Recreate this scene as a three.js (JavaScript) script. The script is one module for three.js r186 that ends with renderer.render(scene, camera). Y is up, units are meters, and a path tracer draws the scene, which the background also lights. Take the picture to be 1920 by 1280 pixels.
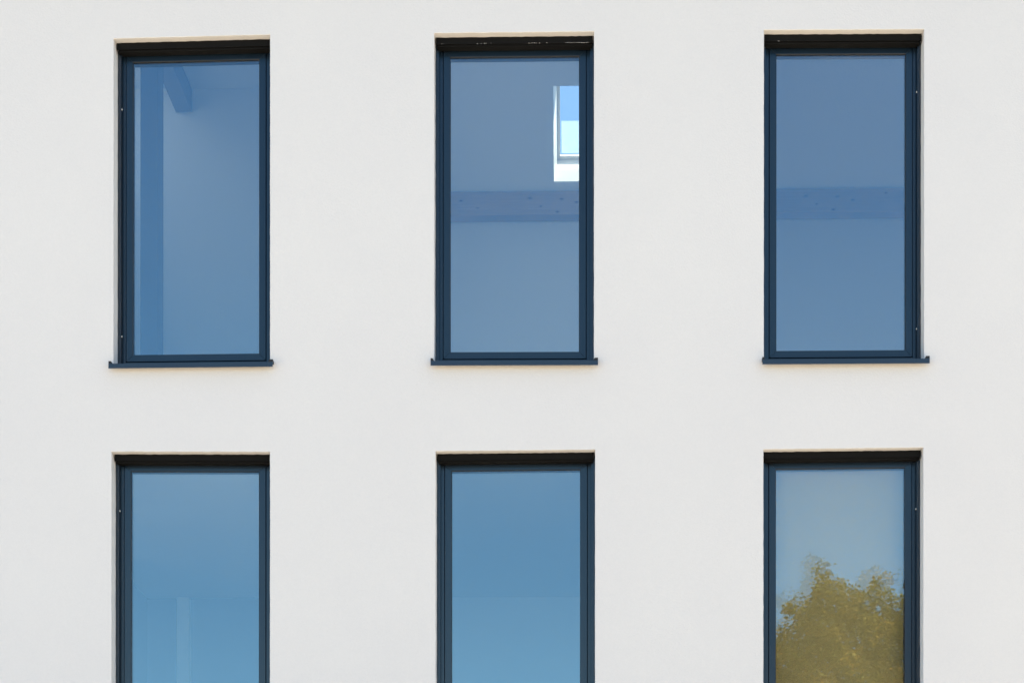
import * as THREE from 'three';
import { mergeGeometries, mergeVertices, toCreasedNormals } from 'three/addons/utils/BufferGeometryUtils.js';
import { RoundedBoxGeometry } from 'three/addons/geometries/RoundedBoxGeometry.js';

// ------------------------------------------------------------ camera, sky, sun, exposure
const scene = new THREE.Scene();
const camera = new THREE.PerspectiveCamera(2 * Math.atan(640 / 3168) * 180 / Math.PI, 1024 / 682, 0.1, 2000);
camera.position.set(0, 1.65, 11);
camera.rotation.set(0, 0.01761, 0.00042, 'YXZ');
camera.setViewOffset(1920, 1280, -64.2, -1310, 1920, 1280);      // the lens is shifted up, so that verticals stay upright
scene.add(camera);

const EXPOSURE = 3.55;
const SUN = new THREE.Vector3(0.38, 0.90, -0.21).normalize();   // high behind the building: the facade lies in open shade
const SKY_W = 512, SKY_H = 256;
function skyAt(x, y, z) {
  const h = Math.max(y, 0);
  const a = Math.exp(-h * 6);
  const zen = [0.025, 0.090, 0.222], hor = [0.34, 0.69, 0.87];
  const c = zen.map((v, i) => v + (hor[i] - v) * a);
  const g = Math.max(0, x * SUN.x + y * SUN.y + z * SUN.z);
  const glow = 0.48 * Math.pow(g, 3) + 0.6 * Math.pow(g, 30);
  c[0] += glow * 0.95; c[1] += glow * 0.93; c[2] += glow * 0.85;
  if (y < 0) { const k = Math.min(1, -y * 8); const gr = [0.34, 0.30, 0.24]; for (let i = 0; i < 3; i++) c[i] += (gr[i] - c[i]) * k; }
  return c;
}
{
  const d = new Float32Array(SKY_W * SKY_H * 4);
  for (let j = 0; j < SKY_H; j++) for (let i = 0; i < SKY_W; i++) {
    const lat = ((j + 0.5) / SKY_H - 0.5) * Math.PI, lon = ((i + 0.5) / SKY_W - 0.5) * 2 * Math.PI;
    const c = skyAt(Math.cos(lat) * Math.cos(lon), Math.sin(lat), Math.cos(lat) * Math.sin(lon));
    d.set([c[0], c[1], c[2], 1], (j * SKY_W + i) * 4);
  }
  const t = new THREE.DataTexture(d, SKY_W, SKY_H, THREE.RGBAFormat, THREE.FloatType);
  t.mapping = THREE.EquirectangularReflectionMapping; t.magFilter = t.minFilter = THREE.LinearFilter; t.wrapS = THREE.RepeatWrapping;
  t.needsUpdate = true;
  scene.background = t; scene.environment = t;
}
const sun = new THREE.DirectionalLight(new THREE.Color(1, 0.94, 0.83), 5);
sun.position.copy(SUN).multiplyScalar(60); sun.castShadow = true;
Object.assign(sun.shadow.camera, { left: -30, right: 30, top: 30, bottom: -30, near: 1, far: 140 });
sun.shadow.mapSize.set(2048, 2048);
scene.add(sun, sun.target);

const renderer = new THREE.WebGLRenderer({ antialias: true });
renderer.setSize(1024, 682);
renderer.toneMapping = THREE.LinearToneMapping;
renderer.toneMappingExposure = EXPOSURE;
renderer.shadowMap.enabled = true;

// ------------------------------------------------------------ helpers
let seed = 7;
const rnd = () => { seed = (seed * 1664525 + 1013904223) >>> 0; return seed / 4294967296; };
const rr = (a, b) => a + (b - a) * rnd();
const hash = (x, y, s) => { let n = Math.imul(x, 374761393) + Math.imul(y, 668265263) + Math.imul(s, 974634777) | 0; n = Math.imul(n ^ (n >>> 13), 1274126177); return ((n ^ (n >>> 16)) >>> 0) / 4294967296; };
function vnoise(x, y, per, s) {                                    // value noise that repeats after per cells
  const xi = Math.floor(x), yi = Math.floor(y), fx = x - xi, fy = y - yi, m = v => ((v % per) + per) % per;
  const u = fx * fx * (3 - 2 * fx), v = fy * fy * (3 - 2 * fy);
  const a = hash(m(xi), m(yi), s), b = hash(m(xi + 1), m(yi), s), c = hash(m(xi), m(yi + 1), s), d = hash(m(xi + 1), m(yi + 1), s);
  return a + (b - a) * u + (c - a) * v + (a - b - c + d) * u * v;
}
function tex(n, fn, srgb) {
  const d = new Uint8Array(n * n * 4);
  for (let j = 0; j < n; j++) for (let i = 0; i < n; i++) {
    const c = fn(i / n, j / n), o = (j * n + i) * 4;
    for (let k = 0; k < 3; k++) d[o + k] = Math.max(0, Math.min(255, Math.round(255 * (Array.isArray(c) ? c[k] : c))));
    d[o + 3] = 255;
  }
  const t = new THREE.DataTexture(d, n, n, THREE.RGBAFormat);
  t.wrapS = t.wrapT = THREE.RepeatWrapping; t.magFilter = THREE.LinearFilter; t.minFilter = THREE.LinearMipmapLinearFilter; t.generateMipmaps = true;
  if (srgb) t.colorSpace = THREE.SRGBColorSpace;
  t.needsUpdate = true; return t;
}
const again = (t, x, y = x) => { const c = t.clone(); c.repeat.set(x, y); c.needsUpdate = true; return c; };
const lin = (r, g, b) => new THREE.Color().setRGB(r, g, b);
const taken = {};
const numbered = n => { const k = taken[n] = (taken[n] ?? -1) + 1; return k ? `${n}_${String(k).padStart(3, '0')}` : n; };
function add(name, geo, mat, parent) {
  const m = new THREE.Mesh(geo, mat); m.name = numbered(name); m.castShadow = m.receiveShadow = true; parent.add(m); return m;
}
function group(name, parent) { const g = new THREE.Group(); g.name = numbered(name); parent.add(g); return g; }
function tag(o, label, category, more = {}) { o.userData = { ...o.userData, ...(label ? { label } : {}), ...(category ? { category } : {}), ...more }; return o; }
function box(x0, x1, y0, y1, z0, z1, r = 0) {
  const w = x1 - x0, h = y1 - y0, d = z1 - z0;
  const g = r ? new RoundedBoxGeometry(w, h, d, 1, r) : new THREE.BoxGeometry(w, h, d);
  g.translate((x0 + x1) / 2, (y0 + y1) / 2, (z0 + z1) / 2); return r && !g.index ? g : (g.index ? g.toNonIndexed() : g);
}
function prism(pts, x0, x1) {                                      // outline in (z, y), drawn out along x
  const s = new THREE.Shape(pts.map(([z, y]) => new THREE.Vector2(-z, y)));
  const g = new THREE.ExtrudeGeometry(s, { depth: x1 - x0, bevelEnabled: false });
  g.rotateY(Math.PI / 2); g.translate(x0, 0, 0); return g;
}
function uvByBox(g, k = 1) {                                       // uv in metres from the dominant normal
  const p = g.attributes.position, n = g.attributes.normal, uv = new Float32Array(p.count * 2);
  for (let i = 0; i < p.count; i++) {
    const a = [Math.abs(n.getX(i)), Math.abs(n.getY(i)), Math.abs(n.getZ(i))], m = a.indexOf(Math.max(...a));
    uv[2 * i] = k * (m === 0 ? p.getZ(i) : p.getX(i)); uv[2 * i + 1] = k * (m === 1 ? p.getZ(i) : p.getY(i));
  }
  g.setAttribute('uv', new THREE.BufferAttribute(uv, 2)); return g;
}

// ------------------------------------------------------------ materials
const fbm = (u, v, base, oct, s) => { let r = 0, a = 0.5, f = base; for (let k = 0; k < oct; k++) { r += a * vnoise(u * f, v * f, f, s + k); a *= 0.5; f *= 2; } return r / (1 - Math.pow(0.5, oct)); };
const plasterTone = tex(1024, (u, v) => {
  const broad = fbm(u, v, 4, 4, 11) - 0.5, grain = vnoise(u * 400, v * 400, 400, 31) - 0.5, sp = hash(Math.floor(u * 1024), Math.floor(v * 1024), 5) > 0.9985 ? -0.03 : 0;
  const t = 0.965 + broad * 0.022 + grain * 0.013 + sp; return [t, t, t - broad * 0.006];
}, true);
const plasterBump = tex(1024, (u, v) => 0.5 * vnoise(u * 300, v * 300, 300, 2) + 0.35 * vnoise(u * 512, v * 512, 512, 3) + 0.15 * fbm(u, v, 20, 2, 8));
const M = {};
M.plaster = new THREE.MeshStandardMaterial({ color: lin(0.612, 0.601, 0.604), roughness: 0.95, map: again(plasterTone, 0.42), bumpMap: again(plasterBump, 0.42), bumpScale: 0.0011 });
M.inner = new THREE.MeshStandardMaterial({ color: lin(0.87, 0.85, 0.80), roughness: 0.95 });
M.innerGrey = new THREE.MeshStandardMaterial({ color: lin(0.32, 0.32, 0.32), roughness: 0.95 });
const brushed = tex(256, (u, v) => 0.5 + 0.5 * (fbm(u, v, 8, 4, 71) - 0.5));
M.frame = new THREE.MeshPhysicalMaterial({ color: lin(0.0035, 0.0105, 0.021), roughness: 0.28, ior: 1.66, bumpMap: again(brushed, 30), bumpScale: 0.00004 });
M.sill = new THREE.MeshPhysicalMaterial({ color: lin(0.011, 0.024, 0.044), roughness: 0.4, ior: 1.5 });
M.fascia = new THREE.MeshPhysicalMaterial({ color: lin(0.007, 0.0072, 0.0078), roughness: 0.9, specularIntensity: 0.12 });
M.black = new THREE.MeshStandardMaterial({ color: lin(0.006, 0.006, 0.007), roughness: 0.7 });
M.pin = new THREE.MeshStandardMaterial({ color: lin(0.65, 0.65, 0.65), roughness: 0.4, metalness: 0.3 });
M.glass = new THREE.MeshPhysicalMaterial({ color: lin(0.94, 0.976, 0.988), roughness: 0, metalness: 0, transmission: 1, thickness: 0, ior: 2.03 });
M.glassClear = new THREE.MeshPhysicalMaterial({ color: lin(0.98, 0.99, 0.99), roughness: 0, transmission: 1, thickness: 0, ior: 1.4 });
M.white = new THREE.MeshStandardMaterial({ color: lin(0.86, 0.81, 0.70), roughness: 0.5 });
M.blind = new THREE.MeshPhysicalMaterial({ color: lin(0.8, 0.85, 0.88), opacity: 0.2, transparent: true, roughness: 1, transmission: 0.6, thickness: 0, side: THREE.DoubleSide });
M.tile = new THREE.MeshStandardMaterial({ color: lin(0.07, 0.065, 0.06), roughness: 0.8 });
const wood = tex(512, (u, v) => {
  let g = 0.5 + 0.5 * Math.sin((v * 26 + 1.6 * fbm(u, v, 3, 3, 40)) * Math.PI * 2); g = 0.72 + 0.2 * g + 0.16 * (vnoise(u * 8, v * 220, 440, 44) - 0.5);
  for (const [ku, kv, r] of [[.08, .62, .008], [.14, .3, .006], [.33, .7, .012], [.37, .36, .008], [.43, .12, .009], [.445, .66, .011], [.5, .52, .009], [.62, .8, .008], [.71, .34, .007], [.86, .58, .011], [.95, .22, .008]]) {
    const d = Math.hypot((u - ku) * 0.55, (v - kv) * 0.09) / r; g -= 0.45 * Math.exp(-d * d * 8);
  }
  return [0.86 * g, 0.72 * g, 0.55 * g];
}, true);
M.beam = new THREE.MeshStandardMaterial({ color: lin(1.0, 0.93, 0.92), roughness: 0.7, map: wood });
M.post = new THREE.MeshStandardMaterial({ color: lin(0.22, 0.19, 0.16), roughness: 0.7 });
M.rollo = new THREE.MeshStandardMaterial({ color: lin(0.50, 0.32, 0.13), roughness: 1 });
M.warm = new THREE.MeshStandardMaterial({ color: lin(0.55, 0.40, 0.20), roughness: 0.8 });
M.oak = new THREE.MeshStandardMaterial({ color: lin(0.62, 0.52, 0.40), roughness: 0.6 });
M.carpet = new THREE.MeshStandardMaterial({ color: lin(0.16, 0.15, 0.14), roughness: 1 });
M.concrete = new THREE.MeshStandardMaterial({ color: lin(0.5, 0.49, 0.47), roughness: 0.9 });
const gravel = tex(512, (u, v) => { const t = 0.72 + 0.3 * (vnoise(u * 128, v * 128, 128, 91) - 0.5) + 0.3 * (fbm(u, v, 4, 4, 92) - 0.5); return [t, t * 0.97, t * 0.9]; }, true);
M.ground = new THREE.MeshStandardMaterial({ color: lin(0.86, 0.77, 0.67), roughness: 1, map: again(gravel, 0.35) });
M.bark = new THREE.MeshStandardMaterial({ color: lin(0.12, 0.09, 0.065), roughness: 0.95 });
M.leaf = new THREE.MeshPhysicalMaterial({ color: 0xffffff, roughness: 0.85, specularIntensity: 0.25, transmission: 0.3, thickness: 0, side: THREE.DoubleSide });

// ------------------------------------------------------------ ground
{
  const g = new THREE.CircleGeometry(600, 96); g.rotateX(-Math.PI / 2);
  const p = g.attributes.position, uv = g.attributes.uv; for (let i = 0; i < p.count; i++) uv.setXY(i, p.getX(i), p.getZ(i));
  tag(add('ground', g, M.ground, scene), 'pale sandy gravel ground in front of the white building', null, { kind: 'structure' });
}

// ------------------------------------------------------------ building
const house = group('apartment_building', scene);
tag(house, 'white rendered building with six tall dark framed windows in two rows', 'building');

// openings as measured: left, right, y of the left and right lintel corners, sill lip ends and their lower edge
const LOW = 2.718;                                                 // storey height
const OPEN = [
  { row: 0, xl: -3.0296, xr: -2.0023, yl: 8.1995, yr: 8.2153, sl: -3.0505, sr: -1.9758, bl: 6.0255, br: 6.0298 },
  { row: 0, xl: -0.9281, xr: 0.1152, yl: 8.2142, yr: 8.2148, sl: -0.9470, sr: 0.1413, bl: 6.0300, br: 6.0262 },
  { row: 0, xl: 1.2195, xr: 2.2571, yl: 8.2130, yr: 8.2081, sl: 1.2058, sr: 2.2851, bl: 6.0235, br: 6.0235 },
  { row: 1, xl: -3.0422, xr: -2.0018, yl: 5.4987, yr: 5.4911, sl: -3.0630, sr: -1.9760, bl: 6.0265 - LOW, br: 6.0265 - LOW },
  { row: 1, xl: -0.9176, xr: 0.1233, yl: 5.4887, yr: 5.4938, sl: -0.9370, sr: 0.1490, bl: 6.0265 - LOW, br: 6.0265 - LOW },
  { row: 1, xl: 1.2175, xr: 2.2534, yl: 5.4889, yr: 5.4948, sl: 1.2030, sr: 2.2800, bl: 6.0265 - LOW, br: 6.0265 - LOW },
];
const XL = -5.7, XR = 5.4, EAVE = 9.5, DEEP = 5.4, WALL = 0.215;
{
  const shape = new THREE.Shape([[XL, -0.2], [XR, -0.2], [XR, EAVE], [XL, EAVE]].map(p => new THREE.Vector2(...p)));
  for (const o of OPEN) {
    const e = 0.003, pts = [];
    const run = (x0, y0, x1, y1, jit) => { const n = 42; for (let k = 0; k < n; k++) { const t = k / n, j = k ? (rnd() - 0.5) * jit : 0; const dx = x1 - x0, dy = y1 - y0, l = Math.hypot(dx, dy); pts.push(new THREE.Vector2(x0 + dx * t - dy / l * j, y0 + dy * t + dx / l * j)); } };
    const L = o.xl - e, R = o.xr + e, B0 = o.bl + 0.027, B1 = o.br + 0.027, T0 = o.yl + e, T1 = o.yr + e;
    run(L, B0, L, T0, 0.0016); run(L, T0, R, T1, 0.0022); run(R, T1, R, B1, 0.0016); run(R, B1, L, B0, 0.001);
    shape.holes.push(new THREE.Path(pts));
  }
  const g = new THREE.ExtrudeGeometry(shape, { depth: WALL - 0.006, bevelEnabled: true, bevelThickness: 0.003, bevelSize: 0.003, bevelSegments: 2 });
  g.translate(0, 0, -WALL + 0.003);
  add('wall', uvByBox(g), M.plaster, house);
}

// a window unit is drawn in the nominal opening (x from -0.52 to 0.52, y up from the sill lip's lower edge) and fitted into the measured one
const W0 = 1.0376, H0 = 2.1845;
function fit(g, o) {
  const p = g.attributes.position;
  for (let i = 0; i < p.count; i++) {
    const u = p.getX(i) / W0 + 0.5, v = p.getY(i) / H0;
    p.setXY(i, o.xl + (o.xr - o.xl) * u, (o.bl + (o.br - o.bl) * u) * (1 - v) + (o.yl + (o.yr - o.yl) * u) * v);
  }
  g.computeVertexNormals(); return g;
}
// four mitred bars around a rectangle
function mitred(x0, x1, y0, y1, w, z0, z1, gap = 0.0004) {
  const bar = (a, b, c, d) => {
    const s = new THREE.Shape([a, b, c, d].map(p => new THREE.Vector2(...p)));
    const bv = 0.0012; const g = new THREE.ExtrudeGeometry(s, { depth: z1 - z0 - 2 * bv, bevelEnabled: true, bevelThickness: bv, bevelSize: bv, bevelOffset: -bv, bevelSegments: 1 });
    g.translate(0, 0, z0 + bv); return g;
  };
  const k = gap;
  return [
    bar([x0 + k, y0], [x1 - k, y0], [x1 - w - k, y0 + w], [x0 + w + k, y0 + w]),
    bar([x1, y0 + k], [x1, y1 - k], [x1 - w, y1 - w - k], [x1 - w, y0 + w + k]),
    bar([x1 - k, y1], [x0 + k, y1], [x0 + w + k, y1 - w], [x1 - w - k, y1 - w]),
    bar([x0, y1 - k], [x0, y0 + k], [x0 + w, y0 + w + k], [x0 + w, y1 - w - k]),
  ];
}
function rim(x0, x1, y0, y1, w, z0, z1) { return mergeGeometries([box(x0, x1, y0, y0 + w, z0, z1), box(x0, x1, y1 - w, y1, z0, z1), box(x0, x0 + w, y0 + w, y1 - w, z0, z1), box(x1 - w, x1, y0 + w, y1 - w, z0, z1)]); }

function makeWindow(o, label, opt = {}) {
  const w = group('window', house); tag(w, label);
  const put = (name, g, m) => add(name, fit(g, o), m, w);
  const sx = 0.4675, sb = 0.1115, st = H0 - 0.0425, sw = 0.0425;   // sash: half width, bottom, top, bar width
  const fx = W0 / 2 - 0.004;
  // fixed frame: mitred front bars, then a deeper stop behind the sash
  for (const g of mitred(-sx - 0.0035 - 0.046, sx + 0.0035 + 0.046, sb - 0.0035 - 0.046, st + 0.0035 + 0.046, 0.046, -0.19, -0.132)) put('frame_bar', g, M.frame);
  put('frame_stop', rim(-fx, fx, sb - 0.05, st + 0.05, 0.075, -0.208, -0.192), M.black);
  for (const g of mitred(-sx, sx, sb, st, sw, -0.188, -0.127)) put('sash_bar', g, M.frame);
  const gx = sx - sw, gb = sb + sw, gt = st - sw;
  put('gasket', rim(-gx - 0.001, gx + 0.001, gb - 0.001, gt + 0.001, 0.0035, -0.1335, -0.1295), M.black);
  for (const [z, tilt] of [[-0.1365, opt.tiltA], [-0.1565, opt.tiltB]]) {
    const p = put('glass_pane', box(-gx, gx, gb, gt, z - 0.002, z + 0.002), M.glass);
    if (tilt) { p.geometry.computeBoundingBox(); const c = p.geometry.boundingBox.getCenter(new THREE.Vector3()); p.geometry.translate(-c.x, -c.y, -c.z); p.position.copy(c); p.rotation.set(tilt[0], tilt[1], 0); }
  }
  put('glazing_spacer', rim(-gx, gx, gb, gt, 0.004, -0.154, -0.1392), M.black);
  // guide rails for the outside blind: a channel open towards the window
  for (const s of [-1, 1]) {
    const x0 = s * (W0 / 2 + 0.001), x1 = s * (W0 / 2 - 0.0235), lo = opt.railGap ?? 0.045, hi = H0 - 0.03;
    const q = (a, b, z0, z1, r) => box(Math.min(a, b), Math.max(a, b), lo, hi, z0, z1, r);
    put('guide_rail', mergeGeometries([q(x0, x1, -0.106, -0.101), q(x0, x1 + s * 0.017, -0.131, -0.106), q(x1 + s * 0.017, x1, -0.131, -0.127)]), M.frame);
    put('guide_slot', box(Math.min(x1 + s * 0.0165, x1 + s * 0.004), Math.max(x1 + s * 0.0165, x1 + s * 0.004), lo, hi, -0.125, -0.1065), M.black);
  }
  for (const [s, v] of opt.pins ?? []) {
    const g = new THREE.SphereGeometry(0.0045, 12, 8).toNonIndexed(); g.scale(0.75, 1.3, 0.7); g.translate(s * (W0 / 2 - 0.0275), v, -0.104); put('guide_pin', g, M.pin);
  }
  // blind box under the lintel: fascia, packed blind with its bottom bar
  put('blind_fascia', box(-W0 / 2 + 0.008, W0 / 2 - 0.008, H0 - 0.043, H0 + 0.02, -0.0585, -0.050, 0.001), M.fascia);
  for (let k = 0; k < 4; k++) put('blind_slat', box(-W0 / 2 + 0.012, W0 / 2 - 0.012, H0 - 0.037 + k * 0.009, H0 - 0.034 + k * 0.009, -0.122, -0.062, 0.001), M.fascia);
  put('blind_bottom_bar', box(-W0 / 2 + 0.012, W0 / 2 - 0.012, H0 - 0.052, H0 - 0.040, -0.120, -0.064, 0.003), M.fascia);
  // folded metal sill with black end caps
  const a = o.sl, b = o.sr, u = x => ((x - o.xl) / (o.xr - o.xl) - 0.5) * W0, A = u(a), B = u(b);
  put('window_sill', prism([[-0.13, 0.045], [0.0425, 0.0275], [0.0425, 0.0], [0.045, -0.0005], [0.045, 0.0305], [-0.13, 0.0485]].map(([z, y]) => [z, y]), A, B), M.sill);
  for (const [e, i, s] of [[A, -W0 / 2, 1], [B, W0 / 2, -1]]) {
    const shp = new THREE.Shape([[e, 0.031], [i + s * 0.004, 0.031], [i - s * 0.004, 0.0475], [e, 0.0485]].map(p => new THREE.Vector2(...p)));
    const g = new THREE.ExtrudeGeometry(shp, { depth: 0.043, bevelEnabled: false }); g.translate(0, 0, 0.0005); put('end_cap', g.index ? g.toNonIndexed() : g, M.black);
  }
  if (opt.crumbs) {
    const list = [];
    for (const [x0, x1, n] of opt.crumbs) for (let k = 0; k < n; k++) { const g = new THREE.IcosahedronGeometry(rr(0.0007, 0.0017), 0); g.scale(rr(1, 2.6), rr(0.6, 1.1), 1); g.translate(rr(x0, x1), H0 - 0.0425 + rr(-0.0015, 0.0015), -0.0485); list.push(g.deleteAttribute('uv')); }
    put('plaster_residue', mergeGeometries(list), M.plaster);
  }
  return w;
}
makeWindow(OPEN[0], 'upper left window, a post and a ceiling beam showing behind the glass', { pins: [[-1, 1.775], [-1, 0.27]], railGap: 0.04 });
makeWindow(OPEN[1], 'upper middle window, skylight and horizontal wooden beam showing behind the glass', { crumbs: [[-0.26, -0.13, 9], [0.06, 0.17, 16], [0.33, 0.49, 30], [-0.5, -0.46, 3], [0.21, 0.23, 2]] });
makeWindow(OPEN[2], 'upper right window, plain beam behind the blue glass and no skylight', { pins: [[1, 1.835], [1, 0.285]], railGap: 0.062, crumbs: [[-0.44, -0.41, 2]] });
makeWindow(OPEN[3], 'lower left window with a pale vertical strip inside behind blue glass', { pins: [[-1, 1.83]] });
makeWindow(OPEN[4], 'lower middle window with plain sky blue glass', {});
makeWindow(OPEN[5], 'lower right window reflecting a yellowing tree under pale sky', { pins: [[1, 1.82]], tiltB: [0.0034, 0.0055] });

// ------------------------------------------------------------ rooms behind the glass
const inner = (name, g, m = M.inner) => add(name, g, m, house);
inner('floor_slab', uvByBox(box(XL, XR, 5.62, 5.96, -DEEP, -WALL - 0.001)), M.inner);            // between the storeys
inner('floor_slab', uvByBox(box(XL, XR, 2.92, 3.24, -DEEP, -WALL - 0.001)), M.oak);
inner('floor_covering', uvByBox(box(XL + 0.3, -1.86, 5.964, 5.984, -DEEP + 0.4, -WALL - 0.004)), M.carpet);
inner('floor_covering', uvByBox(box(-1.72, XR - 0.3, 5.964, 5.984, -DEEP + 0.4, -WALL - 0.004)), M.oak);
// gable walls, one with a tall window to the left
const gable = (x0, x1, holes) => {
  const s = new THREE.Shape([[0.216, -0.2], [DEEP, -0.2], [DEEP, 9.26], [2.72, 11.95], [0.216, 9.45]].map(p => new THREE.Vector2(...p)));
  for (const [a, b, c, d] of holes) s.holes.push(new THREE.Path([[a, c], [b, c], [b, d], [a, d]].map(p => new THREE.Vector2(...p))));
  const g = new THREE.ExtrudeGeometry(s, { depth: x1 - x0, bevelEnabled: false }); g.rotateY(Math.PI / 2); g.translate(x0, 0, 0); return g;
};
inner('gable_wall', uvByBox(gable(XL, XL + 0.3, [[0.5, 1.5, 3.4, 5.5]])), M.plaster);
inner('gable_wall', uvByBox(gable(XR - 0.3, XR, [[0.8, 4.4, 3.3, 5.5]])), M.plaster);
inner('interior_wall', box(-1.715, XR - 0.305, 5.99, 9.5, -5.0985, -5.088));
inner('partition_wall', box(1.14, 1.24, 5.99, 11.6, -5.08, -WALL - 0.005));
inner('rear_wall', uvByBox(box(XL + 0.3, XR - 0.3, -0.2, 9.26, -DEEP, -DEEP + 0.3)), M.plaster);
// attic: knee wall, purlin, sloped ceiling with a roof window
inner('partition_wall', box(-1.85, -1.72, 5.99, 11.6, -DEEP + 0.31, -WALL - 0.005));
{
  const th = 0.36, r2 = Math.SQRT1_2;
  const m = new THREE.Matrix4().makeBasis(new THREE.Vector3(1, 0, 0), new THREE.Vector3(0, r2, r2), new THREE.Vector3(0, -r2, r2)).setPosition(0, 9.65 + th * r2, -5 - th * r2);
  const H = { x0: -0.215, x1: 0.985, s0: 0.122, s1: 0.935 };
  const s = new THREE.Shape([[XL - 0.2, -0.75], [XR + 0.2, -0.75], [XR + 0.2, 3.44], [XL - 0.2, 3.44]].map(p => new THREE.Vector2(...p)));
  const holes = [H, { x0: 3.8, x1: 4.9, s0: 0.4, s1: 2.0 }, { x0: -1.2, x1: 0.1, s0: 1.7, s1: 2.8 }, { x0: -5.35, x1: -2.0, s0: 0.3, s1: 3.2 }];
  for (const h of holes) s.holes.push(new THREE.Path([[h.x0, h.s0], [h.x1, h.s0], [h.x1, h.s1], [h.x0, h.s1]].map(p => new THREE.Vector2(...p))));
  const g = new THREE.ExtrudeGeometry(s, { depth: th, bevelEnabled: false }); g.applyMatrix4(m); add('roof', uvByBox(g), M.inner, house);
  const mf = new THREE.Matrix4().makeBasis(new THREE.Vector3(1, 0, 0), new THREE.Vector3(0, -r2, r2), new THREE.Vector3(0, r2, r2)).setPosition(0, 12.16, -2.49);
  const fs = new THREE.Shape([[XL - 0.2, 0.02], [XR + 0.2, 0.02], [XR + 0.2, 3.85], [XL - 0.2, 3.85]].map(p => new THREE.Vector2(...p)));
  fs.holes.push(new THREE.Path([[-4.38, 0.06], [-1.98, 0.06], [-1.98, 2.96], [-4.38, 2.96]].map(p => new THREE.Vector2(...p))));
  const ff = new THREE.ExtrudeGeometry(fs, { depth: th, bevelEnabled: false });
  ff.applyMatrix4(mf);
  { const g2 = box(-4.32, -2.04, 0.12, 2.9, 0.10, 0.104); g2.applyMatrix4(mf); const w2 = group('skylight', house); add('glass_pane', g2, M.glassClear, w2); const f2 = rim(-4.37, -1.99, 0.07, 2.95, 0.06, 0.08, 0.3); f2.applyMatrix4(mf); add('frame', f2, M.white, w2); } add('roof', uvByBox(ff), M.tile, house);
  for (const h of holes) {
    const w = group('skylight', house);
    const at = (name, g, mat) => add(name, g.applyMatrix4(m), mat, w);
    // lining that leans out towards the room at its lower edge (local z: 0 outside, th inside)
    const p = new THREE.Shape([[0, h.s0 + 0.001], [th - 0.001, h.s0 + 0.001], [0, h.s0 + 0.085]].map(q => new THREE.Vector2(...q)));
    const lg = new THREE.ExtrudeGeometry(p, { depth: h.x1 - h.x0 - 0.004, bevelEnabled: false });    // (x = local z, y = s) drawn along local x
    lg.applyMatrix4(new THREE.Matrix4().makeBasis(new THREE.Vector3(0, 0, 1), new THREE.Vector3(0, 1, 0), new THREE.Vector3(-1, 0, 0)).setPosition(h.x1 - 0.002, 0, 0));
    at('lining', lg, M.white);
    const sl = new THREE.ExtrudeGeometry(new THREE.Shape([[h.x0 + 0.001, th - 0.001], [h.x0 + 0.001, 0], [h.x0 + 0.036, 0], [h.x0 + 0.004, th - 0.001]].map(q => new THREE.Vector2(...q))), { depth: h.s1 - h.s0 - 0.006, bevelEnabled: false });
    sl.applyMatrix4(new THREE.Matrix4().makeBasis(new THREE.Vector3(1, 0, 0), new THREE.Vector3(0, 0, 1), new THREE.Vector3(0, -1, 0)).setPosition(0, h.s1 - 0.003, 0));
    at('lining', sl, M.white);
    at('frame', rim(h.x0 + 0.037, h.x1 - 0.020, h.s0 + 0.086, h.s1 - 0.002, 0.015, -0.03, 0.012), M.white);
    at('sash', rim(h.x0 + 0.050, h.x1 - 0.043, h.s0 + 0.102, h.s1 - 0.018, 0.012, -0.032, 0.008), M.white);
    at('frame', rim(h.x0 - 0.03, h.x1 + 0.03, h.s0 - 0.03, h.s1 + 0.03, 0.075, -0.05, -0.033), M.frame);
    at('glass_pane', box(h.x0 + 0.06, h.x1 - 0.06, h.s0 + 0.105, h.s1 - 0.03, 0.0, 0.004), M.glassClear);
    if (h === H) at('sheer_blind', box(h.x0 + 0.075, h.x1 - 0.075, h.s0 + 0.14, h.s0 + 0.42, 0.012, 0.0125), M.blind);
  }
}
{
  const g = box(-1.71, XR - 0.31, 9.44, 9.665, -5.084, -4.945, 0.006);
  const p = g.attributes.position, uv = g.attributes.uv; for (let i = 0; i < p.count; i++) uv.setXY(i, (p.getX(i) + 1.3) / 2.6, (p.getY(i) - 9.44) / 0.225);
  inner('beam', g, M.beam);
}
// left attic room: end wall, ceiling, post and beam
inner('interior_wall', box(-4.05, -1.855, 5.99, 9.60, -3.12, -3.0));
{                                                                  // wall towards the stairwell
  const s = new THREE.Shape([[0.222, 5.99], [2.998, 5.99], [2.998, 11.6], [0.222, 9.4]].map(p => new THREE.Vector2(...p)));
  const g = new THREE.ExtrudeGeometry(s, { depth: 0.1, bevelEnabled: false }); g.rotateY(Math.PI / 2); g.translate(-4.155, 0, 0); inner('partition_wall', g);
  inner('landing', box(XL + 0.305, -4.16, 7.2, 7.4, -4.4, -0.25));
}
inner('ceiling', box(-3.44, -1.855, 9.555, 9.62, -2.995, -WALL - 0.006));
inner('ceiling', box(-4.05, -3.445, 9.555, 9.62, -1.5, -WALL - 0.006));
inner('ceiling', box(-4.05, -3.445, 9.555, 9.62, -2.995, -2.66));      // the rest of this strip is open to the roof light above
{
  const g = box(-3.335, -3.198, 9.365, 9.553, -2.995, -0.3, 0.004); uvByBox(g); inner('beam', g, M.post);
  const q = box(-3.165, -3.035, 5.99, 9.553, -1.36, -1.2, 0.004); uvByBox(q); inner('post', q, M.post);
}
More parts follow.
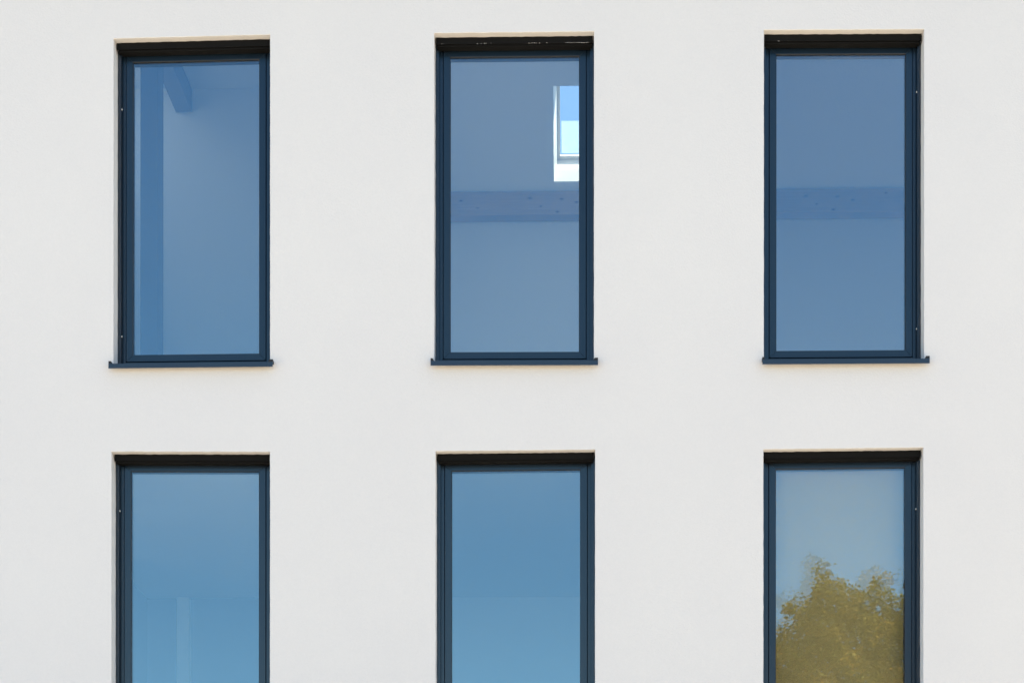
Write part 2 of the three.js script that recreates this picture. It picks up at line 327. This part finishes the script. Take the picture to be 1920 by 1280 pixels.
// lower storey
inner('partition_wall', box(-1.72, -1.60, 3.245, 5.615, -DEEP + 0.31, -WALL - 0.005));
inner('partition_wall', box(0.72, 0.84, 3.245, 5.615, -DEEP + 0.31, -WALL - 0.005));
inner('interior_wall', box(-1.595, 0.715, 3.245, 5.615, -4.22, -4.1));
inner('interior_wall', box(XL + 0.305, -1.725, 3.245, 5.615, -4.22, -4.1), M.innerGrey);
inner('partition_wall', box(-3.97, -3.85, 3.245, 5.615, -4.095, -2.7), M.innerGrey);
inner('pilaster', box(-3.565, -3.455, 3.245, 5.6, -4.098, -4.0, 0.004));
inner('interior_wall', box(0.845, XR - 0.305, 3.245, 5.615, -5.095, -5.0), M.warm);
inner('roller_blind', box(1.0, 2.5, 3.3, 5.6, -0.232, -0.229), M.rollo);

// ------------------------------------------------------------ the tree that the lower right window mirrors
{
  const t = group('tree', scene); t.position.set(4.9, 0, 15);
  tag(t, 'yellowing leafy tree facing the building, mirrored in the lower right window', 'tree');
  const limbs = [];
  const limb = (a, b, r0, r1, bend) => {
    const mid = a.clone().lerp(b, 0.5).add(new THREE.Vector3(rr(-bend, bend), rr(-bend, bend) * 0.4, rr(-bend, bend)));
    const c = new THREE.QuadraticBezierCurve3(a, mid, b), n = 8, g = new THREE.TubeGeometry(c, n, 1, 7, false), p = g.attributes.position;
    for (let i = 0; i < p.count; i++) { const k = Math.floor(i / 8), o = c.getPoint(k / n), r = r0 + (r1 - r0) * k / n; const v = new THREE.Vector3().fromBufferAttribute(p, i).sub(o).multiplyScalar(r).add(o); p.setXYZ(i, v.x, v.y, v.z); }
    g.computeVertexNormals(); return g;
  };
  const V = (x, y, z) => new THREE.Vector3(x, y, z);
  add('trunk', limb(V(0, -0.1, 0), V(0.1, 3.4, 0), 0.21, 0.13, 0.12), M.bark, t);
  // lobes of the crown: centre and radii relative to the trunk
  const lobes = [                                                  // x, y, z, radii, tufts, tuft size
    [-1.10, 8.22, 0, 0.15, 0.82, 0.3, 30, 0.14], [-1.30, 7.75, 0.2, 0.20, 0.85, 0.4, 40, 0.16], [-0.92, 8.0, -0.1, 0.16, 0.85, 0.4, 32, 0.14], [-0.66, 7.85, 0, 0.16, 0.78, 0.4, 28, 0.15],
    [-0.42, 8.05, 0.1, 0.12, 0.8, 0.3, 24, 0.14], [-0.18, 8.05, 0, 0.17, 0.85, 0.4, 32, 0.15], [0.08, 7.95, 0.2, 0.18, 0.8, 0.4, 30, 0.15], [0.45, 7.95, 0, 0.25, 0.85, 0.4, 36, 0.17],
    [-1.56, 7.45, 0.1, 0.16, 0.95, 0.35, 30, 0.15], [-1.80, 7.15, 0, 0.14, 0.85, 0.3, 22, 0.15], [-0.8, 7.2, 0, 0.75, 0.65, 0.6, 80, 0.18], [0.3, 7.2, 0, 0.8, 0.65, 0.6, 80, 0.18],
    [-1.72, 6.9, 0, 0.20, 0.85, 0.3, 22, 0.17], [-1.45, 6.3, 0.2, 0.42, 0.6, 0.6, 24, 0.18], [-0.6, 6.6, 0.2, 0.7, 0.8, 0.8, 80, 0.2], [0.4, 6.7, 0.2, 0.85, 0.8, 0.8, 130, 0.22], [1.4, 6.5, 0.1, 0.8, 1.1, 0.8, 120, 0.22],
    [-0.9, 5.6, 0, 0.85, 0.9, 0.9, 120, 0.23], [0.3, 5.6, 0.2, 1.0, 0.8, 1.0, 140, 0.23], [1.4, 5.3, 0, 0.9, 0.9, 0.9, 110, 0.23], [-0.5, 4.6, 0, 1.1, 0.7, 1.0, 100, 0.24], [0.8, 4.5, 0, 1.1, 0.7, 1.0, 100, 0.24]];
  for (const [x, y, z] of lobes) limbs.push(limb(V(0.1, 3.2 + rr(0, 0.3), 0), V(x, y + 0.3, z), 0.07, 0.010, 0.3));
  const tips = [];
  for (const [x, y, z, a, b, c, n, size] of lobes) for (let k = 0; k < n; k++) {
    let d; do d = V(rr(-1, 1), rr(-1, 1), rr(-1, 1)); while (d.length() > 1);
    const p = V(x + d.x * a, y + d.y * b, z + d.z * c); p.size = size * rr(0.7, 1.3); tips.push(p);
    if (k % 4 === 0) limbs.push(limb(V(x, y - b * 0.4, z), p, 0.012, 0.004, 0.08));
  }
  const leaf = new THREE.BufferGeometry();
  leaf.setAttribute('position', new THREE.Float32BufferAttribute([0, 0, 0, 0.5, 0.08, 0.45, 0, 0, 1.15, -0.5, 0.08, 0.45], 3)); leaf.setIndex([0, 1, 2, 0, 2, 3]); leaf.computeVertexNormals();
  const N = tips.length * 90, crown = new THREE.InstancedMesh(leaf, M.leaf, N), q = new THREE.Quaternion(), e = new THREE.Euler(), mm = new THREE.Matrix4(), col = new THREE.Color();
  let i = 0;
  for (const p of tips) {
    const sz = p.size, hue = rnd(), tone = rr(0.45, 1.5), up = rr(0.8, 1.6);
    for (let k = 0; k < 90; k++) {
      const r = sz * Math.cbrt(rnd()), a = rnd() * 6.283, w = rr(-1, 1), h = Math.sqrt(1 - w * w);
      e.set(rr(-1.2, 1.2), rnd() * 6.283, rr(-1.2, 1.2)); q.setFromEuler(e);
      const s = rr(0.036, 0.062);
      mm.compose(V(p.x + r * h * Math.cos(a), p.y + r * w * up, p.z + r * h * Math.sin(a)), q, V(s * 0.75, s, s)); crown.setMatrixAt(i, mm);
      const m = 0.45 * hue + 0.45 * rnd() + 0.12 * (8.2 - p.y) / 2;
      if (m < 0.5) col.setRGB(0.145, 0.130, 0.022); else if (m < 0.8) col.setRGB(0.225, 0.150, 0.022); else col.setRGB(0.41, 0.210, 0.04);
      col.multiplyScalar(tone * rr(0.5, 1.2)); crown.setColorAt(i++, col);
    }
  }
  crown.name = 'crown'; crown.castShadow = crown.receiveShadow = true; crown.userData = { kind: 'stuff' }; t.add(crown);
}

renderer.render(scene, camera);
